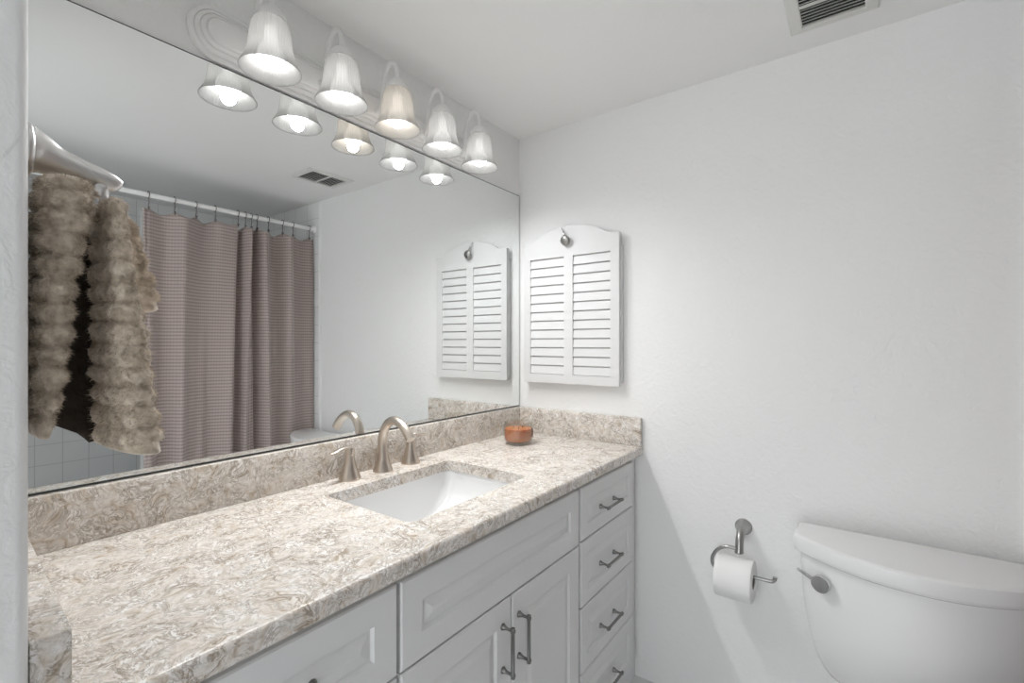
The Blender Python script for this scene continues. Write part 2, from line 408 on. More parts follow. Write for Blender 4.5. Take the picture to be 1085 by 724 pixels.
# ------------------------------------------------------------------ vanity cabinets
YB = -.536; TH = .019; YD = YB-TH
def raised(bm, x0, x1, z0, z1, fw=.048):
    """raised-panel front, back at YB, face at YD"""
    y = YD
    prof = [(0, YB-.0004), (0, y+.003), (.003, y), (fw, y), (fw+.004, y+.0065), (fw+.007, y+.0065), (fw+.026, y+.0005), (fw+.03, y)]
    mx = min(x1-x0, z1-z0)/2-.004
    L = []
    for i, yy in prof:
        i = min(i, mx); L.append([bm.verts.new((x0+i, yy, z0+i)), bm.verts.new((x1-i, yy, z0+i)), bm.verts.new((x1-i, yy, z1-i)), bm.verts.new((x0+i, yy, z1-i))])
    bm.faces.new(L[0]); bm.faces.new(L[-1])
    for a, b in zip(L, L[1:]):
        for i in range(4): bm.faces.new((a[i], a[(i+1) % 4], b[(i+1) % 4], b[i]))
    return bm
def pull(parent, p, vertical, ln=.10):
    """bar pull: two flared posts carrying a thin bar with small end caps"""
    x, z = p; bm = B(); d = Vector((0, 0, 1)) if vertical else Vector((1, 0, 0)); c = Vector((x, YD, z)); out = .03
    for s in (-1, 1):
        q = c + d*(s*ln/2)
        lathe(bm, [(.0075, 0), (.0078, .002), (.0055, .007), (.0036, .014), (.0034, out-.004), (.0046, out-.003), (.005, out), (.0046, out+.004), (.003, out+.0055)], q, (0, -1, 0), n=14)
    e = c + Vector((0, -out, 0))
    lathe(bm, [(.003, -ln/2-.008), (.0048, -ln/2-.007), (.0052, -ln/2-.002), (.0052, -ln/2+.004), (.0042, -ln/2+.006), (.0042, ln/2-.006), (.0052, ln/2-.004), (.0052, ln/2+.002), (.0048, ln/2+.007), (.003, ln/2+.008)], e, d, n=14)
    return obj('handle', bm, M_pull, parent, smooth=40)
def carcass(x0, x1):
    bm = B(); ztop = ZT-CT
    box(bm, x0, x1, YB, -.003, .10, ztop)
    box(bm, x0, x1, YB+.06, -.003, 0, .10)
    return bm
ZTOP = ZT-CT-.012
def front(name, root, x0, x1, z0, z1, fw, handle=None, vertical=False):
    g = .0022
    d = obj(name, raised(B(), x0+g, x1-g, z0+g, z1-g, fw), M_cab, root)
    if handle: pull(d, handle, vertical)
    return d
XA, XB_, XCc, XD = -1.612, -1.153, -.470, -.064
ca = thing('vanity_cabinet', 'white vanity drawer cabinet at the near left end under the stone counter', 'cabinet', ((-1.58+XB_)/2, -.27, 0))
obj('body', prism(B(), [(-1.6150, YB), (XB_-.001, YB), (XB_-.001, -.003), (-1.586, -.003)], .0, ZT-CT-.0003), M_cab, ca)
for k, (z0, z1) in enumerate(((.656, ZTOP), (.38, .656), (.105, .38))):
    front('drawer', ca, -1.585, XB_+.0, z0, z1, .05, ((-1.585+XB_)/2-.0, (z0+z1)/2))
cb = thing('vanity_cabinet', 'white vanity sink cabinet with a false drawer front over two doors', 'cabinet', ((XB_+XCc)/2, -.27, 0))
def sinkbody():
    bm = B(); zt = ZT-CT-.0003
    box(bm, XB_, XB_+.018, YB, -.003, 0, zt); box(bm, XCc-.018, XCc-.0008, YB, -.003, 0, zt)
    box(bm, XB_+.018, XCc-.018, YB, YB+.018, .10, zt); box(bm, XB_+.018, XCc-.018, YB+.06, YB+.078, 0, .10)
    box(bm, XB_+.018, XCc-.018, YB+.018, -.003, .10, .118); box(bm, XB_+.018, XCc-.018, -.012, -.003, .118, zt)
    return bm
obj('body', sinkbody(), M_cab, cb)
XS = -.812
front('false_front', cb, XB_+.004, XCc-.006, .656, ZTOP, .05)
front('door', cb, XB_+.004, XS, .105, .656, .055, (XS-.036, .548), True)
front('door', cb, XS, XCc-.006, .105, .656, .055, (XS+.028, .548), True)
cc = thing('vanity_cabinet', 'white bank of four small drawers at the toilet end of the vanity', 'cabinet', ((XCc+XD)/2, -.27, 0))
obj('body', carcass(XCc, -.0015).copy() if False else bx(XCc, -.0015, YB, -.003, 0, ZT-CT-.0003), M_cab, cc)
for z0, z1 in ((.660, ZTOP), (.4625, .660), (.2655, .4625), (.07, .2655)):
    front('drawer', cc, XCc+.004, XD, z0, z1, .042, (-.288, (z0+z1)/2-.008+ (.0 if z1 > .8 else 0)))

# ------------------------------------------------------------------ faucet
fx, fy = -.795, -.062
fa = thing('faucet', 'widespread brushed nickel faucet with arched spout and two lever handles behind the sink', 'faucet', (fx, fy, ZT))
bm = B()
ctrl = [(fx, fy, ZT), (fx, fy, ZT+.012), (fx, fy-.0, ZT+.04), (fx, fy+.002, ZT+.085), (fx, fy-.004, ZT+.118), (fx, fy-.025, ZT+.146), (fx, fy-.055, ZT+.156), (fx, fy-.085, ZT+.146), (fx, fy-.108, ZT+.128), (fx, fy-.124, ZT+.108)]
pts = spline(ctrl, 8); zz = np.linspace(0, 1, len(pts))
rad = [float(lerp_tab([(0, .0295), (.05, .029), (.10, .027), (.2, .0185), (.32, .0142), (.5, .0128), (.8, .0128), (1, .0145)], t)) for t in zz]
tube(bm, pts, rad, n=20)
obj('spout', bm, M_nick, fa, smooth=50)
obj('lift_rod', lathe(B(), [(.0022, 0), (.0022, .05), (.0045, .052), (.006, .057), (.0045, .062), (.001, .0635)], (fx, fy+.0345, ZT), n=14), M_nick, fa, smooth=40)
for hx, s in ((-.907, -1), (-.683, 1)):
    h = obj('handle', lathe(B(), [(.0300, 0), (.0305, .003), (.0285, .010), (.0215, .026), (.0152, .05), (.0125, .066), (.0125, .070), (.0115, .0705), (.0115, .073), (.0128, .0735), (.0128, .086), (.010, .090), (.0, .0915)], (hx, fy+.004, ZT), n=28), M_nick, fa, smooth=40)
    y0 = fy+.004; z0 = ZT+.083
    lp = spline([(hx-s*.008, y0, z0), (hx+s*.012, y0-.001, z0+.007), (hx+s*.035, y0-.004, z0+.006), (hx+s*.055, y0-.008, z0+.001), (hx+s*.068, y0-.010, z0+.0005)], 6)
    n = len(lp); tube(B_ := B(), lp, [float(lerp_tab([(0, .006), (.3, .008), (.7, .0085), (.95, .006), (1, .003)], i/(n-1))) for i in range(n)], n=14, flat=[.55]*n)
    obj('lever', B_, M_nick, h, smooth=50)

# ------------------------------------------------------------------ candle
cx, cy = -.238, -.165
cd = thing('candle', 'orange three-wick candle in a clear glass jar on the counter corner', 'candle', (cx, cy, ZT))
obj('glass_jar', lathe(B(), [(r*1.06, h) for r, h in [(.0, .0), (.040, .0), (.047, .004), (.0515, .014), (.053, .03), (.0525, .06), (.051, .078), (.0515, .083), (.050, .0845), (.0485, .083), (.0482, .078), (.0495, .06), (.0498, .03), (.0485, .016), (.044, .0105), (.0, .0105)]], (cx, cy, ZT+.0004), n=48), M_glass, cd, smooth=40)
obj('wax', lathe(B(), [(r*1.06, h) for r, h in [(.0, .0115), (.043, .0115), (.0478, .017), (.0492, .03), (.0490, .0575), (.0478, .0585), (.0, .0575)]], (cx, cy, ZT+.0004), n=48), M_wax, cd, smooth=40)
for a in (100, 220, 340):
    px, py = cx+.02*math.cos(math.radians(a)), cy+.02*math.sin(math.radians(a))
    obj('wick', tube(B(), [(px, py, ZT+.0575), (px+.0005, py, ZT+.063), (px+.0015, py-.001, ZT+.068)], [.0014, .0013, .0011], n=8), M_wick, cd)
bm = B(); r1, r2 = .0566, .0571; ring = []
for k in range(13):
    a = math.radians(-60 + 60*k/12); ring.append((math.cos(a), math.sin(a)))
V = [[bm.verts.new((cx+r*c, cy+r*s, ZT+z)) for c, s in ring] for r, z in ((r1, .022), (r1, .056), (r2, .056), (r2, .022))]
for a, b in ((0, 1), (1, 2), (2, 3), (3, 0)):
    for i in range(12): bm.faces.new((V[a][i], V[a][i+1], V[b][i+1], V[b][i]))
bm.faces.new([V[q][0] for q in range(4)]); bm.faces.new([V[q][-1] for q in range(4)])
obj('jar_label', bm, M_label, cd)['label'] = 'dark red paper label on the jar side'

# ------------------------------------------------------------------ louvered wall cabinet
lc = thing('louvered_cabinet', 'white louvered shutter cabinet with an arched top hung beside the mirror', 'cabinet', (0, -.27, 1.086))
y1, y0 = -.053, -.488; ym = (y0+y1)/2; zb = 1.086; xf, xb = -.037, -.019
obj('body', bx(-.0185, -.0006, -.492, -.058, 1.10, 1.622, bev=.001), M_shutter, lc, smooth=35)
bm = B()
stl = [(y0, -.4525), (-.2895, -.2495), (-.0845, y1)]
box(bm, xb, xf, stl[1][0], stl[1][1], 1.122, 1.604)
box(bm, xb, xf, stl[0][0], stl[0][1], zb, 1.604); box(bm, xb, xf, stl[2][0], stl[2][1], zb, 1.604)
box(bm, xb, xf, stl[0][1], stl[2][0], zb, 1.122)
# arched crest rail
prof = [(y0, 1.604), (y1, 1.604), (y1, 1.673), (y1-.038, 1.674)]
for k in range(0, 21):
    t = k/20; yy = (y1-.055)+(y0+.11-y1)*t
    prof.append((yy, 1.680+.046*math.sin(PI*t)**.75))
prof += [(y0+.038, 1.674), (y0, 1.673)]
lo_ = [bm.verts.new((xb, y, z)) for y, z in prof]; hi_ = [bm.verts.new((xf, y, z)) for y, z in prof]; n = len(prof)
bm.faces.new(lo_); bm.faces.new(hi_[::-1])
for i in range(n): bm.faces.new((lo_[i], lo_[(i+1) % n], hi_[(i+1) % n], hi_[i]))
df = obj('shutter_frame', bm, M_shutter, lc)
pit = (1.603-1.122)/13
for ya, yb_ in ((stl[0][1], stl[1][0]), (stl[1][1], stl[2][0])):
    bm = B()
    for k in range(13):
        z0 = 1.122+pit*k+.0015; z1 = z0+pit-.0015
        # slat: top edge set back, bottom edge forward, lapping the one below
        q = [(xf+.0035, z0), (xf+.010, z0-.001+.004), (xf+.0135, z1+.002), (xf+.0075, z1-.0045)]
        A = [bm.verts.new((x, ya, z)) for x, z in q]; D = [bm.verts.new((x, yb_, z)) for x, z in q]
        bm.faces.new(A); bm.faces.new(D[::-1])
        for i in range(4): bm.faces.new((A[i], A[(i+1) % 4], D[(i+1) % 4], D[i]))
    obj('louvers', bm, M_shutter, lc)
bm = B(); kz = 1.668
lathe(bm, [(.007, 0), (.006, .004), (.006, .010), (.015, .013), (.020, .016), (.021, .020), (.019, .024), (.012, .027), (.0, .028)], (xf, -.266, kz), (-1, 0, -.25), n=28)
tube(bm, spline([(xf-.016, -.262, kz+.014), (xf-.014, -.254, kz+.032), (xf-.009, -.243, kz+.052)], 5), [.004]*6+[.002]*4+[.0012], n=8)
obj('knob', bm, M_nick2, lc, smooth=50)['label'] = 'satin nickel knob with a pointed tail'

# ------------------------------------------------------------------ vanity light
vl = thing('vanity_light', 'white five-lamp bath light bar with frosted bell shades above the mirror', 'light fixture', (-.783, 0, 1.968))
def stadium(xa, xb, zc, ra, rs, d, n=14):
    pts = []
    R_, s = ra-d, rs-d
    a0 = math.degrees(math.asin(min(1, s/R_)))
    for k in range(n+1):
        a = math.radians(a0 + (360-2*a0)*0 + (-2*a0)*k/n); pts.append((xb+R_*math.cos(a), zc+R_*math.sin(a)))
    for k in range(n+1):
        a = math.radians(180+a0 - 2*a0*k/n); pts.append((xa+R_*math.cos(a), zc+R_*math.sin(a)))
    return pts
bm = B()
pr = [(0, -.0006), (0, .008), (.003, .011), (.010, .0115), (.0115, .0095), (.0135, .0145), (.0205, .018), (.022, .0155), (.024, .0205), (.031, .0245), (.0325, .0225), (.035, .029), (.040, .031)]
rings = [[Vector((x, -y, z)) for x, z in stadium(-1.226, -.342, 1.970, .064, .0625, d)] for d, y in pr]
rings_to_bm(bm, rings)
obj('backplate', bm, M_fix, vl, smooth=30)
for i in range(5):
    sx = -1.158+.1875*i; sy = -.114; zr = 1.883
    ar = obj('lamp_arm', tube(B(), spline([(sx-.004, -.028, 1.955), (sx-.004, -.040, 1.958), (sx-.003, -.049, 1.975), (sx-.002, -.051, 2.02), (sx-.001, -.057, 2.062), (sx, -.072, 2.086), (sx, -.090, 2.090), (sx, -.106, 2.077), (sx, -.114, 2.052), (sx, -.114, 2.030)], 6), .0068, n=12), M_fix, vl, smooth=60)
    obj('canopy', lathe(B(), [(.016, 0), (.016, .003), (.012, .006), (.007, .009), (.007, .012)], (sx-.004, -.0285, 1.955), (0, -1, 0), n=20), M_fix, ar, smooth=35)
    obj('lamp_holder', lathe(B(), [(.0, .150), (.009, .150), (.014, .147), (.021, .142), (.0225, .139), (.0225, .136), (.027, .135), (.0285, .132), (.0285, .129), (.0325, .128), (.034, .124), (.034, .117), (.031, .116), (.031, .120), (.0, .121)], (sx, sy, zr), n=32), M_fix, ar, smooth=35)
    out = [(.0665, 0), (.0652, .003), (.0605, .011), (.0550, .021), (.0508, .033), (.0480, .045), (.0463, .060), (.0450, .075), (.0435, .088), (.0412, .100), (.037, .1095), (.032, .1165)]
    inn = [(r-.0026, h+(.0008 if h < .01 else 0)) for r, h in out[::-1]]
    bm = lathe(B(), out+inn, (sx, sy, zr), n=144, cap0=False, cap1=False, flute=.0008, nf=48)
    bes = [e for e in bm.edges if e.is_boundary]; bmesh.ops.bridge_loops(bm, edges=bes)
    obj('lamp_shade', bm, M_shade, ar, smooth=60)
    bb = [(.0, .006)]
    for k in range(1, 13):
        a = PI*k/14; bb.append((.029*math.sin(a), .006+.029*(1-math.cos(a))))
    bb += [(.014, .072), (.013, .10), (.0, .10)]
    ld = bpy.data.lights.new('lamp_light', 'SPOT'); ld.energy = LAMP_W; ld.spot_size = math.radians(176); ld.spot_blend = 1.0; ld.shadow_soft_size = .018
    ld.color = (1, .93, .85) if i == 2 else (.955, .98, 1)
    lo = bpy.data.objects.new('lamp_light', ld); C.objects.link(lo); lo.parent = ar; lo.location = Vector((sx, sy, zr+.004)) - root_loc(ar)
    obj('bulb', lathe(B(), bb, (sx, sy, zr), n=28), M_bulbw if i == 2 else M_bulb, ar, smooth=60)

# ------------------------------------------------------------------ ceiling vent
vt = thing('ceiling_vent', 'white ceiling air vent with dark louver slots above the toilet', 'vent', (-.23, -1.16, ZC))
vx0, vx1, vy0, vy1 = -.372, -.108, -1.262, -1.056
bm = B(); fwid = .032
o_ = [(vx0, vy0), (vx1, vy0), (vx1, vy1), (vx0, vy1)]
def rl(i, z): return [bm.verts.new((x, y, z)) for x, y in ((vx0+i, vy0+i), (vx1-i, vy0+i), (vx1-i, vy1-i), (vx0+i, vy1-i))]
Ls = [rl(0, ZC-.0005), rl(0, ZC-.003), rl(.004, ZC-.006), rl(fwid-.004, ZC-.010), rl(fwid, ZC-.008), rl(fwid, ZC-.0005)]
for a, b in zip(Ls, Ls[1:]):
    for i in range(4): bm.faces.new((a[i], a[(i+1) % 4], b[(i+1) % 4], b[i]))
for i in range(4): bm.faces.new((Ls[-1][i], Ls[-1][(i+1) % 4], Ls[0][(i+1) % 4], Ls[0][i]))
obj('vent_frame', bm, M_vent, vt)
ix0, ix1, iy0, iy1 = vx0+fwid, vx1-fwid, vy0+fwid, vy1-fwid
obj('duct', bx(ix0, ix1, iy0, iy1, ZC-.0015, ZC-.0004), M_dark, vt)
bm = B(); ns = 14
for k in range(ns):
    x = ix0+(ix1-ix0)*(k+.5)/ns
    q = [(x-.0045, ZC-.0085), (x-.0036, ZC-.009), (x+.0030, ZC-.002), (x+.0021, ZC-.0018)]
    A = [bm.verts.new((a, iy0, z)) for a, z in q]; D = [bm.verts.new((a, iy1, z)) for a, z in q]
    bm.faces.new(A); bm.faces.new(D[::-1])
    for i in range(4): bm.faces.new((A[i], A[(i+1) % 4], D[(i+1) % 4], D[i]))
obj('louvers', bm, M_vent, vt)
obj('divider', bx((ix0+ix1)/2-.006, (ix0+ix1)/2+.006, iy0, iy1, ZC-.0105, ZC-.0088), M_vent, vt)

# ------------------------------------------------------------------ toilet
tc_y = -1.330
to = thing('toilet', 'white porcelain toilet with bow-front tank against the wall', 'toilet', (-.3, tc_y, 0))
def bow(xb, xs, xm, hw, z, n=24, dy=0.0):
    """plan outline: straight back at xb, short straight sides to xs, bowed front to xm"""
    pts = [Vector((xb, tc_y+hw-.004, z)), Vector((xb-.004, tc_y+hw, z)), Vector((xs+.006, tc_y+hw, z))]
    for k in range(n+1):
        u = 1-2*k/n
        pts.append(Vector((xs+(xm-xs)*(1-abs(u)**2.1), tc_y+u*(hw-.001), z)))
    pts += [Vector((xs+.006, tc_y-hw, z)), Vector((xb-.004, tc_y-hw, z)), Vector((xb, tc_y-hw+.004, z))]
    return pts
LZ = .715
rings = [bow(-.058, -.158, -.272, .252, LZ-.050), bow(-.053, -.164, -.281, .2605, LZ-.044), bow(-.052, -.166, -.2845, .263, LZ-.034), bow(-.052, -.166, -.285, .263, LZ-.012), bow(-.0525, -.1655, -.2845, .2625, LZ-.005), bow(-.055, -.161, -.279, .2585, LZ-.0012), bow(-.059, -.157, -.273, .254, LZ)]
obj('tank_lid', rings_to_bm(B(), rings), M_porc, to, smooth=40)
tr = []
for z, hw, xs, xm, xb in ((.665, .2460, -.155, -.266, -.060), (.62, .2445, -.154, -.265, -.060), (.578, .2424, -.152, -.263, -.06), (.53, .2385, -.151, -.260, -.06), (.4875, .233, -.149, -.256, -.06), (.445, .2265, -.146, -.250, -.06), (.408, .218, -.143, -.243, -.06), (.375, .207, -.139, -.234, -.061), (.345, .192, -.134, -.222, -.062), (.323, .176, -.128, -.209, -.064), (.31, .158, -.120, -.192, -.068)):
    tr.append(bow(xb, xs, xm, hw, z))
obj('tank', rings_to_bm(B(), tr[::-1]), M_porc, to, smooth=50)
def oval(cx, a, b, z, n=36, tail=None):
    return [Vector((cx+a*math.cos(2*PI*k/n), tc_y+b*math.sin(2*PI*k/n), z)) for k in range(n)]
bw = [oval(-.42, .22, .105, 0), oval(-.42, .225, .11, .02), oval(-.42, .21, .10, .10), oval(-.43, .20, .105, .20), oval(-.48, .20, .14, .28), oval(-.53, .215, .175, .35), oval(-.54, .222, .182, .385), oval(-.54, .215, .178, .395)]
obj('bowl', rings_to_bm(B(), bw), M_porc, to, smooth=50)
obj('shelf', bx(-.36, -.075, tc_y-.12, tc_y+.12, .20, .3105, bev=.02, seg=3), M_porc, to, smooth=40)
obj('seat_lid', rings_to_bm(B(), [oval(-.545, .222, .183, .397), oval(-.545, .226, .187, .404), oval(-.545, .226, .187, .418), oval(-.545, .218, .180, .426), oval(-.545, .18, .15, .429)]), M_porc, to, smooth=40)
# flush lever on the front face near the vanity side
ly = -1.142; lz = .612; lx = -.158-.1085*(1-((abs(ly-tc_y))/.241)**2.1)
dirn = Vector((-1, .42, 0)).normalized()
bm = B(); lathe(bm, [(.013, -.004), (.013, .008), (.0215, .009), (.0222, .011), (.0222, .0235), (.021, .025), (.0, .0255)], (lx, ly, lz), dirn, n=32)
lv = obj('flush_lever', bm, M_chrome, to, smooth=35)
e0 = Vector((lx, ly, lz))+dirn*.014
tube(bm := B(), [e0+Vector((0, .014, .003)), e0+Vector((.020, .035, .006)), e0+Vector((.038, .055, .008)), e0+Vector((.041, .058, .008))], [.0062, .0058, .0052, .003], n=12, flat=[.7]*4)
obj('lever_arm', bm, M_chrome, lv, smooth=40)

# ------------------------------------------------------------------ toilet paper holder and roll
hp = thing('toilet_paper_holder', 'satin nickel open-arm paper holder on the wall between vanity and toilet', 'toilet paper holder', (0, -.91, .645))
bm = B()
lathe(bm, [(.026, .0005), (.0265, .003), (.025, .007), (.020, .011)], (0, -.91, .645), (-1, 0, 0), n=28)
pp = spline([(-.004, -.91, .645), (-.014, -.91, .645), (-.034, -.91, .643), (-.056, -.91, .632), (-.069, -.91, .612), (-.0745, -.91, .590), (-.075, -.91, .586)], 6); n = len(pp)
tube(bm, pp, [float(lerp_tab([(0, .0245), (.12, .0225), (.3, .0155), (.5, .0120), (.8, .0128), (1, .0140)], i/(n-1))) for i in range(n)], n=20)
obj('post', bm, M_nick2, hp, smooth=50)
xr = -.075; zrod = .519
arc = [(xr, -.905, .596), (xr, -.880, .596), (xr, -.860, .590), (xr, -.843, .576), (xr, -.832, .556), (xr, -.829, .540), (xr, -.8315, .528), (xr, -.838, .5205), (xr, -.848, zrod), (xr, -.90, zrod), (xr, -.99, zrod+.001), (xr, -1.004, zrod+.003), (xr, -1.010, zrod+.010), (xr, -1.0105, zrod+.017)]
obj('arm', tube(B(), spline(arc, 6), .0055, n=14), M_nick2, hp, smooth=60)
ry0, ry1 = -.952, -.845; rzc = zrod-.0165
rl_ = thing('toilet_paper_roll', 'full white toilet paper roll hanging on the nickel arm', 'toilet paper', (xr, (ry0+ry1)/2, rzc))
def annulus(r0, r1, ya, yb, n=56, wob=0):
    bm = B(); prof = [(r0, ya), (r1-.004, ya), (r1-.001, ya+.001), (r1, ya+.004)]
    for k in range(1, 8): prof.append((r1+(wob if k % 2 else 0), ya+.004+(yb-ya-.008)*k/8))
    prof += [(r1, yb-.004), (r1-.001, yb-.001), (r1-.004, yb), (r0, yb)]
    rings = []
    for r, y in prof: rings.append([Vector((xr+r*math.cos(2*PI*i/n), y, rzc+r*math.sin(2*PI*i/n))) for i in range(n)])
    rings_to_bm(bm, rings+[rings[0]], False, False); bmesh.ops.remove_doubles(bm, verts=bm.verts[:], dist=1e-6); return bm
obj('paper', annulus(.0225, .064, ry0, ry1, wob=.0004), M_paper, rl_, smooth=50)
obj('core', annulus(.0208, .0223, ry0+.0005, ry1-.0005), M_card, rl_, smooth=50)

# ------------------------------------------------------------------ shower rod, curtain, liner, hooks, tub
RY, RZ = -1.625, 1.983
rd = thing('shower_rod', 'white shower curtain rod spanning the tub alcove', 'rod', (-.8, RY, RZ))
obj('tube', tube(B(), [(-1.6195, RY, RZ), (-.007, RY, RZ)], .0125, n=20), M_fix, rd, smooth=50)
for x, s in ((-.0065, -1), (-1.6195, 1)):
    obj('flange', lathe(B(), [(.026, 0), (.026, .003), (.022, .009), (.015, .012), (.0135, .02)], (x, RY, RZ), (s, 0, 0), n=24), M_fix, rd, smooth=40)
HX_ = [x*1.0197+.0338 for x in (-.905, -.797, -.701, -.611, -.496, -.457, -.425, -.394, -.329, -.245, -.181, -.075)]
ZTOPC = RZ-.062
X0c, X1c = -.912, -.014
def curtain(name, m, xs, ybase, amp_scale, sag, zbot, X0, X1, seed, flip=1):
    knots = [X0]+xs+[X1]
    Lc = .118
    NS, NZ = 640, 120
    seglen = []
    for a, b in zip(knots, knots[1:]): seglen.append(max(b-a, Lc) if 0 < knots.index(a) < len(knots)-2 else (b-a))
    cum = np.concatenate([[0], np.cumsum(seglen)]); s = np.linspace(0, cum[-1], NS)
    idx = np.clip(np.searchsorted(cum, s, side='right')-1, 0, len(seglen)-1)
    t = (s-cum[idx])/np.array(seglen)[idx]
    xa = np.array(knots)[idx]; xbn = np.array(knots)[idx+1]; gap = xbn-xa
    xt = xa+gap*t
    exc = np.sqrt(np.maximum(np.array(seglen)[idx]**2-gap**2, 0))*.5
    sgn = np.where(idx % 2 == 0, 1, -1)
    yt = exc*np.sin(PI*t)*np.where(idx % 2 == 0, 1.0, -.85) + .004*np.sin(2*PI*t)
    sagv = sag*np.sin(PI*t)*np.clip(exc/.03+.25, 0, 1)
    r_ = np.random.default_rng(seed); ph = r_.uniform(0, 6.28, 6)
    xbm = X0 + (X1+.005-X0)*(s/cum[-1])                    # lower down the cloth evens out
    cx_ = xbm; w_ = np.clip((cx_-X0)/(X1-X0), 0, 1)
    yb = (.024*np.sin(s*2*PI/.15+ph[0]) + .016*np.sin(s*2*PI/.235+ph[1]) + .006*np.sin(s*2*PI/.075+ph[2]))*(.75+.7*w_)*np.clip((-.16-cx_)/.22, .12, 1)
    V = []; UV = []
    for j in range(NZ):
        h = j/(NZ-1); k = min(1, h*1.15)**.8
        x = xt*(1-.45*k)+xbm*.45*k; y = (yt*(1-.55*k)+yb*k*1.0)*amp_scale
        z = (ZTOPC-sagv*(1-h)**2)*(1-h)+zbot*h
        z = ZTOPC - sagv*max(0, 1-h*3)**1.0 - (ZTOPC-zbot)*h
        V.append(np.stack([x, ybase+flip*y+0*x, z+0*x], 1)); UV.append(np.stack([s, z+0*s], 1))
    V = np.concatenate(V); UV = np.concatenate(UV)
    F = [(j*NS+i, j*NS+i+1, (j+1)*NS+i+1, (j+1)*NS+i) for j in range(NZ-1) for i in range(NS-1)]
    o = np_obj(name, V, F, m, None, (-.48, ybase, zbot))
    me = o.data; lay = me.uv_layers.new(name='UVMap'); li = np.zeros(len(me.loops), dtype=np.int32); me.loops.foreach_get('vertex_index', li)
    lay.data.foreach_set('uv', UV[li].ravel())
    sm = o.modifiers.new('thickness', 'SOLIDIFY'); sm.thickness = .0016; sm.offset = 0
    return o
tag(curtain('shower_curtain', M_curtain, HX_, RY, 1.0, .022, .16, X0c, X1c, 3), 'mauve brown waffle-weave shower curtain hanging in folds', 'curtain')
tag(curtain('curtain_liner', M_liner, HX_, RY-.085, .2, .01, .30, X0c+.016, X1c, 5), 'thin white vinyl liner showing just past the curtain edge by the tub', 'curtain liner')
ORD = ['first', 'second', 'third', 'fourth', 'fifth', 'sixth', 'seventh', 'eighth', 'ninth', 'tenth', 'eleventh', 'twelfth']
for i, x in enumerate(HX_):
    pts = []
    for k in range(22):
        a = math.radians(-75 + 330*k/21); pts.append((x, RY+.0165*math.cos(a), RZ+.002+.0165*math.sin(a)))
    pts = [Vector(p) for p in pts]
    bm = B(); tube(bm, pts, .0021, n=8)
    tube(bm, spline([(x, RY+.0035, RZ-.0145), (x, RY+.006, RZ-.03), (x, RY+.002, RZ-.05), (x, RY-.004, RZ-.064), (x, RY+.004, RZ-.074), (x, RY+.009, RZ-.064)], 5), .0021, n=8)
    lathe(bm, [(.0, -.0045), (.0032, -.0032), (.0045, 0), (.0032, .0032), (.0, .0045)], (x, RY+.010, RZ-.062), n=10)
    tag(obj('curtain_hook', bm, M_hook, None, 50, (x, RY, RZ-.075)), f'{ORD[i]} metal curtain hook on the white rod counting from the towel side', 'curtain hook', 'curtain hooks on the shower rod')
# bathtub
tb = thing('bathtub', 'white bathtub behind the mauve shower curtain', 'bathtub', (-.8, -1.9, 0))
def tubloop(i, z, r, n=6):
    x0, x1, yy0, yy1 = -1.616+i, -.008-i, YF+.002+i, -1.755-i; out = []
    for cx_, cy_, a0 in ((x1-r, yy1-r, 0), (x0+r, yy1-r, 90), (x0+r, yy0+r, 180), (x1-r, yy0+r, 270)):
        for k in range(n+1):
            a = math.radians(a0+90*k/n); out.append(Vector((cx_+r*math.cos(a), cy_+r*math.sin(a), z)))
    return out
obj('shell', rings_to_bm(B(), [tubloop(0, 0, .005), tubloop(0, .375, .005), tubloop(.006, .385, .01), tubloop(.115, .385, .10), tubloop(.125, .37, .10), tubloop(.15, .2, .10), tubloop(.2, .10, .08), tubloop(.24, .085, .06)]), M_porc, tb, smooth=40)
obj('drain', lathe(B(), [(.0, 0), (.03, 0), (.03, .003), (.0, .005)], (-.28, -1.91, .0852), n=24), M_chrome, tb, smooth=30)

# ------------------------------------------------------------------ towel ring and towel
tx, ty, tz = -1.6145, -.478, 1.463
trg = thing('towel_ring', 'satin nickel towel ring on the near left wall end', 'towel ring', (tx, ty, tz))
bm = B()
ax = Vector((1, .0, 0))
lathe(bm, [(.0285, .0005), (.0295, .003), (.029, .006), (.027, .0085), (.022, .010)], (tx, ty, tz), ax, n=36)
pp = spline([(tx+.006, ty, tz), (tx+.016, ty, tz-.002), (tx+.032, ty, tz-.007), (tx+.052, ty, tz-.011), (tx+.070, ty, tz-.0145), (tx+.082, ty, tz-.0185), (tx+.087, ty, tz-.0215)], 6); n = len(pp)
tube(bm, pp, [float(lerp_tab([(0, .0275), (.12, .0245), (.3, .0175), (.5, .0135), (.75, .011), (.93, .0085), (1, .004)], i/(n-1))) for i in range(n)], n=24)
obj('post', bm, M_nick3, trg, smooth=50)
obj('hub', lathe(B(), [(.0, 0), (.0075, 0), (.0085, .002), (.0085, .015), (.007, .018), (.0, .018)], (tx+.068, ty, tz-.0375), (0, 0, 1), n=20), M_nick3, trg, smooth=40)
bar = spline([(tx+.070, ty-.004, tz-.040), (tx+.078, ty-.020, tz-.046), (tx+.080, ty-.034, tz-.062), (tx+.081, ty-.030, tz-.082), (tx+.082, ty-.012, tz-.094), (tx+.082, ty+.004, tz-.082), (tx+.080, ty+.008, tz-.062), (tx+.076, ty+.002, tz-.046), (tx+.070, ty-.002, tz-.040)], 6)
obj('ring', tube(B(), bar, .0045, n=12), M_nick3, trg, smooth=60)

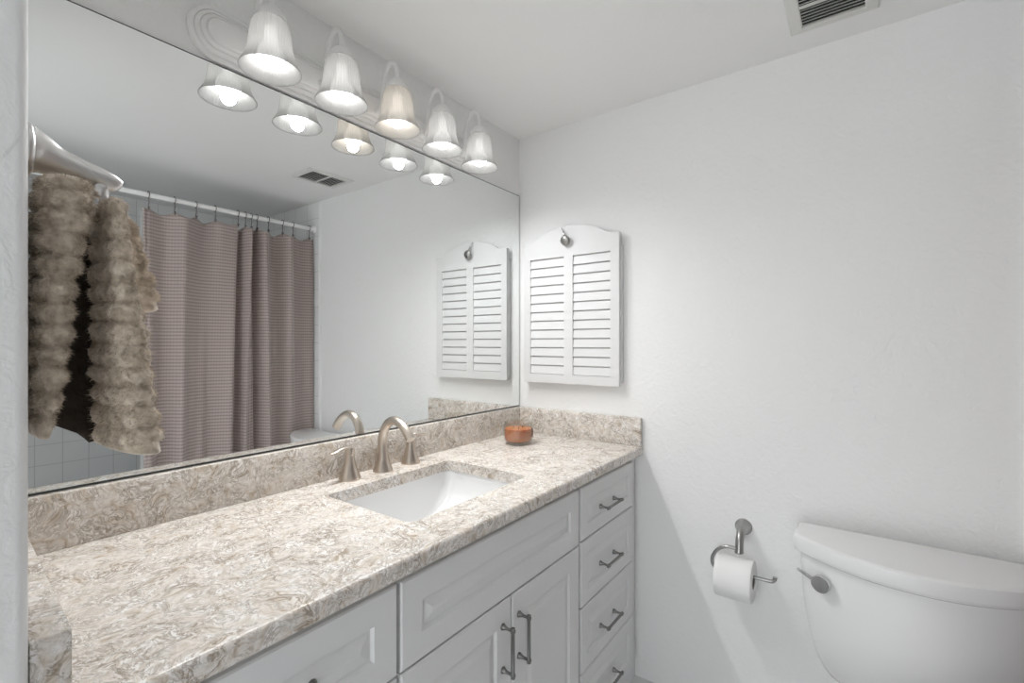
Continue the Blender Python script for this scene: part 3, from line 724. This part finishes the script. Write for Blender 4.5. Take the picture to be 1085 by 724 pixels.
def vnoise(P, scale, seed):
    """cheap smooth value noise on an (N,3) array"""
    r_ = np.random.default_rng(seed); T = r_.random((32, 32, 32)); Q = P*scale
    i = np.floor(Q).astype(int); f = Q-i; f = f*f*(3-2*f); out = 0
    for a in (0, 1):
        for b in (0, 1):
            for c in (0, 1):
                wgt = (f[:, 0] if a else 1-f[:, 0])*(f[:, 1] if b else 1-f[:, 1])*(f[:, 2] if c else 1-f[:, 2])
                out = out+wgt*T[(i[:, 0]+a) % 32, (i[:, 1]+b) % 32, (i[:, 2]+c) % 32]
    return out-.5
def lobe(z_top, z_bot, cxt, hxt, cyt, hyt, nz=230, nt=120, rib=.0245, amp=.0034, seed=1, botcurve=None, p=2.6, phase=0.0):
    zs = np.linspace(0, 1, nz); V = []
    for q in zs:
        z = z_top+(z_bot-z_top)*q
        cx_, hx, cy_, hy = (float(lerp_tab(t, -z)) for t in ([(-a, b) for a, b in cxt], [(-a, b) for a, b in hxt], [(-a, b) for a, b in cyt], [(-a, b) for a, b in hyt]))
        e = math.sqrt(max(0, 1-max(0, 1-(z_top-z)/.014)**2)); e2 = math.sqrt(max(0, 1-max(0, 1-(z-z_bot)/.006)**2))
        k = max(.02, min(e, .35+.65*e2 if z-z_bot < .006 else 1))
        th = np.linspace(0, 2*PI, nt, endpoint=False)
        c, s_ = np.cos(th), np.sin(th)
        ux, uy = np.sign(c)*abs(c)**(2/p), np.sign(s_)*abs(s_)**(2/p)
        zz = np.full(nt, z)
        if botcurve is not None: zz = z + q**3*botcurve(c, s_)
        V.append(np.stack([cx_+hx*k*ux, cy_+hy*(.3+.7*k)*uy, zz], 1))
    V = np.concatenate(V)
    # radial direction
    cen = np.repeat([[float(lerp_tab([(-a, b) for a, b in cxt], -(z_top+(z_bot-z_top)*q))), float(lerp_tab([(-a, b) for a, b in cyt], -(z_top+(z_bot-z_top)*q))), 0] for q in zs], nt, 0)
    N = V-cen; N[:, 2] = 0; N[:, 0] *= 2.2; N /= np.maximum(np.linalg.norm(N, axis=1, keepdims=True), 1e-6)
    ph = (z_top-V[:, 2])/rib+phase + .35*vnoise(V, 22, seed+9)
    hem = np.clip((V[:, 2]-(z_bot+.012))/.006, 0, 1)
    rb = np.abs(np.sin(PI*ph))**.8
    tuft = vnoise(V*np.array([1, 1, 1.0]), 70, seed)
    fine = vnoise(V, 330, seed+3)
    top = np.clip((z_top-V[:, 2])/.02, 0, 1)
    D = (amp*(rb-.45)*2*.9 + .0060*tuft + .003*fine)*np.maximum(hem, .05)*(.3+.7*top)
    V = V+N*D[:, None]
    F = [(j*nt+i, j*nt+(i+1) % nt, (j+1)*nt+(i+1) % nt, (j+1)*nt+i) for j in range(nz-1) for i in range(nt)]
    F.append(tuple(range(nt-1, -1, -1))); F.append(tuple(range((nz-1)*nt, nz*nt)))
    return V, F, N, hem
VV, FF, FN, FH = [], [], [], []
def addl(r):
    off = sum(len(v) for v in VV); VV.append(r[0]); FN.append(r[2]); FH.append(r[3]); FF.extend(tuple(i+off for i in f) for f in r[1])
# right-hand fold (towards the room)
addl(lobe(1.421, 1.118, [(1.43, -1.543), (1.39, -1.541), (1.29, -1.534), (1.22, -1.529), (1.11, -1.521)], [(1.43, .008), (1.39, .010), (1.29, .0165), (1.22, .0215), (1.11, .026)],
          [(1.43, -.482), (1.1, -.480)], [(1.43, .056), (1.1, .072)], seed=2, botcurve=lambda c, s: -.006*c))
# left-hand fold (against the wall)
addl(lobe(1.434, 1.150, [(1.44, -1.583), (1.40, -1.585), (1.32, -1.593), (1.21, -1.599), (1.14, -1.604)], [(1.44, .022), (1.40, .020), (1.32, .0155), (1.21, .0115), (1.14, .005)],
          [(1.44, -.500), (1.1, -.505)], [(1.44, .040), (1.1, .050)], seed=5, phase=.4, botcurve=lambda c, s: .02*np.maximum(0, c)))
# shorter back corner
addl(lobe(1.418, 1.292, [(1.43, -1.522), (1.29, -1.497)], [(1.43, .013), (1.29, .023)], [(1.43, -.432), (1.29, -.432)], [(1.43, .018), (1.29, .024)], nz=110, seed=8, phase=.2))
# saddle over the ring joining the folds
sp_ = spline([(-1.586, -.430, 1.405), (-1.580, -.430, 1.418), (-1.566, -.430, 1.4225), (-1.550, -.430, 1.418), (-1.538, -.430, 1.405)], 7)
bm = B(); tube(bm, sp_, [.009]*len(sp_), n=30, flat=[1.2]*len(sp_)); bm.verts.ensure_lookup_table()
sv = np.array([v.co[:] for v in bm.verts]); bm.verts.index_update(); sf = [tuple(v.index for v in f.verts) for f in bm.faces]; bm.free()
V0 = np.concatenate(VV); N0 = np.concatenate(FN); H0 = np.concatenate(FH)
# short pile: thin tapered blades rooted on the surface
sel = rng.choice(np.where(H0 > .5)[0], 46000)
P0 = V0[sel]+rng.normal(0, .0006, (len(sel), 3)); Nn = N0[sel]+rng.normal(0, .45, (len(sel), 3)); Nn[:, 2] -= .35
Nn /= np.linalg.norm(Nn, axis=1, keepdims=True); Lh = rng.uniform(.0025, .0062, (len(sel), 1))
tang = np.cross(Nn, rng.normal(0, 1, (len(sel), 3))); tang /= np.linalg.norm(tang, axis=1, keepdims=True)
a = P0-tang*.00042-Nn*.001; b = P0+tang*.00042-Nn*.001; c = P0+Nn*Lh
base = len(V0); blades = np.stack([a, b, c], 1).reshape(-1, 3)
Fb = [(base+3*i, base+3*i+1, base+3*i+2) for i in range(len(sel))]
off = base+len(blades)
allV = np.concatenate([V0, blades, sv]); allF = FF+Fb+[tuple(i+off for i in f) for f in sf]
tw = np_obj('towel', allV, allF, M_towel, None, (-1.56, -.5, 1.12))
tag(tw, 'tan plush ribbed hand towel hanging folded from the nickel ring', 'towel')
M_inner_shade = mat('towel_inner_shade', (0.045, 0.036, 0.030), 0.95, spec=.05); bump_noise(M_inner_shade, 240, .002, 2, .8, (1, 1, .25))  # shade of the gap between the folds is put into this near-black color
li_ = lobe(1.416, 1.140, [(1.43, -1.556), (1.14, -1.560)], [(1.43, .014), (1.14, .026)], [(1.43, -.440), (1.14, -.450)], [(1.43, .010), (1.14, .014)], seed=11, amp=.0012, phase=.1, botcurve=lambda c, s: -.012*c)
np_obj('towel_inner_shade', li_[0], li_[1], M_inner_shade, tw)['label'] = 'inner towel layer between its folds, colored dark for the shade there'
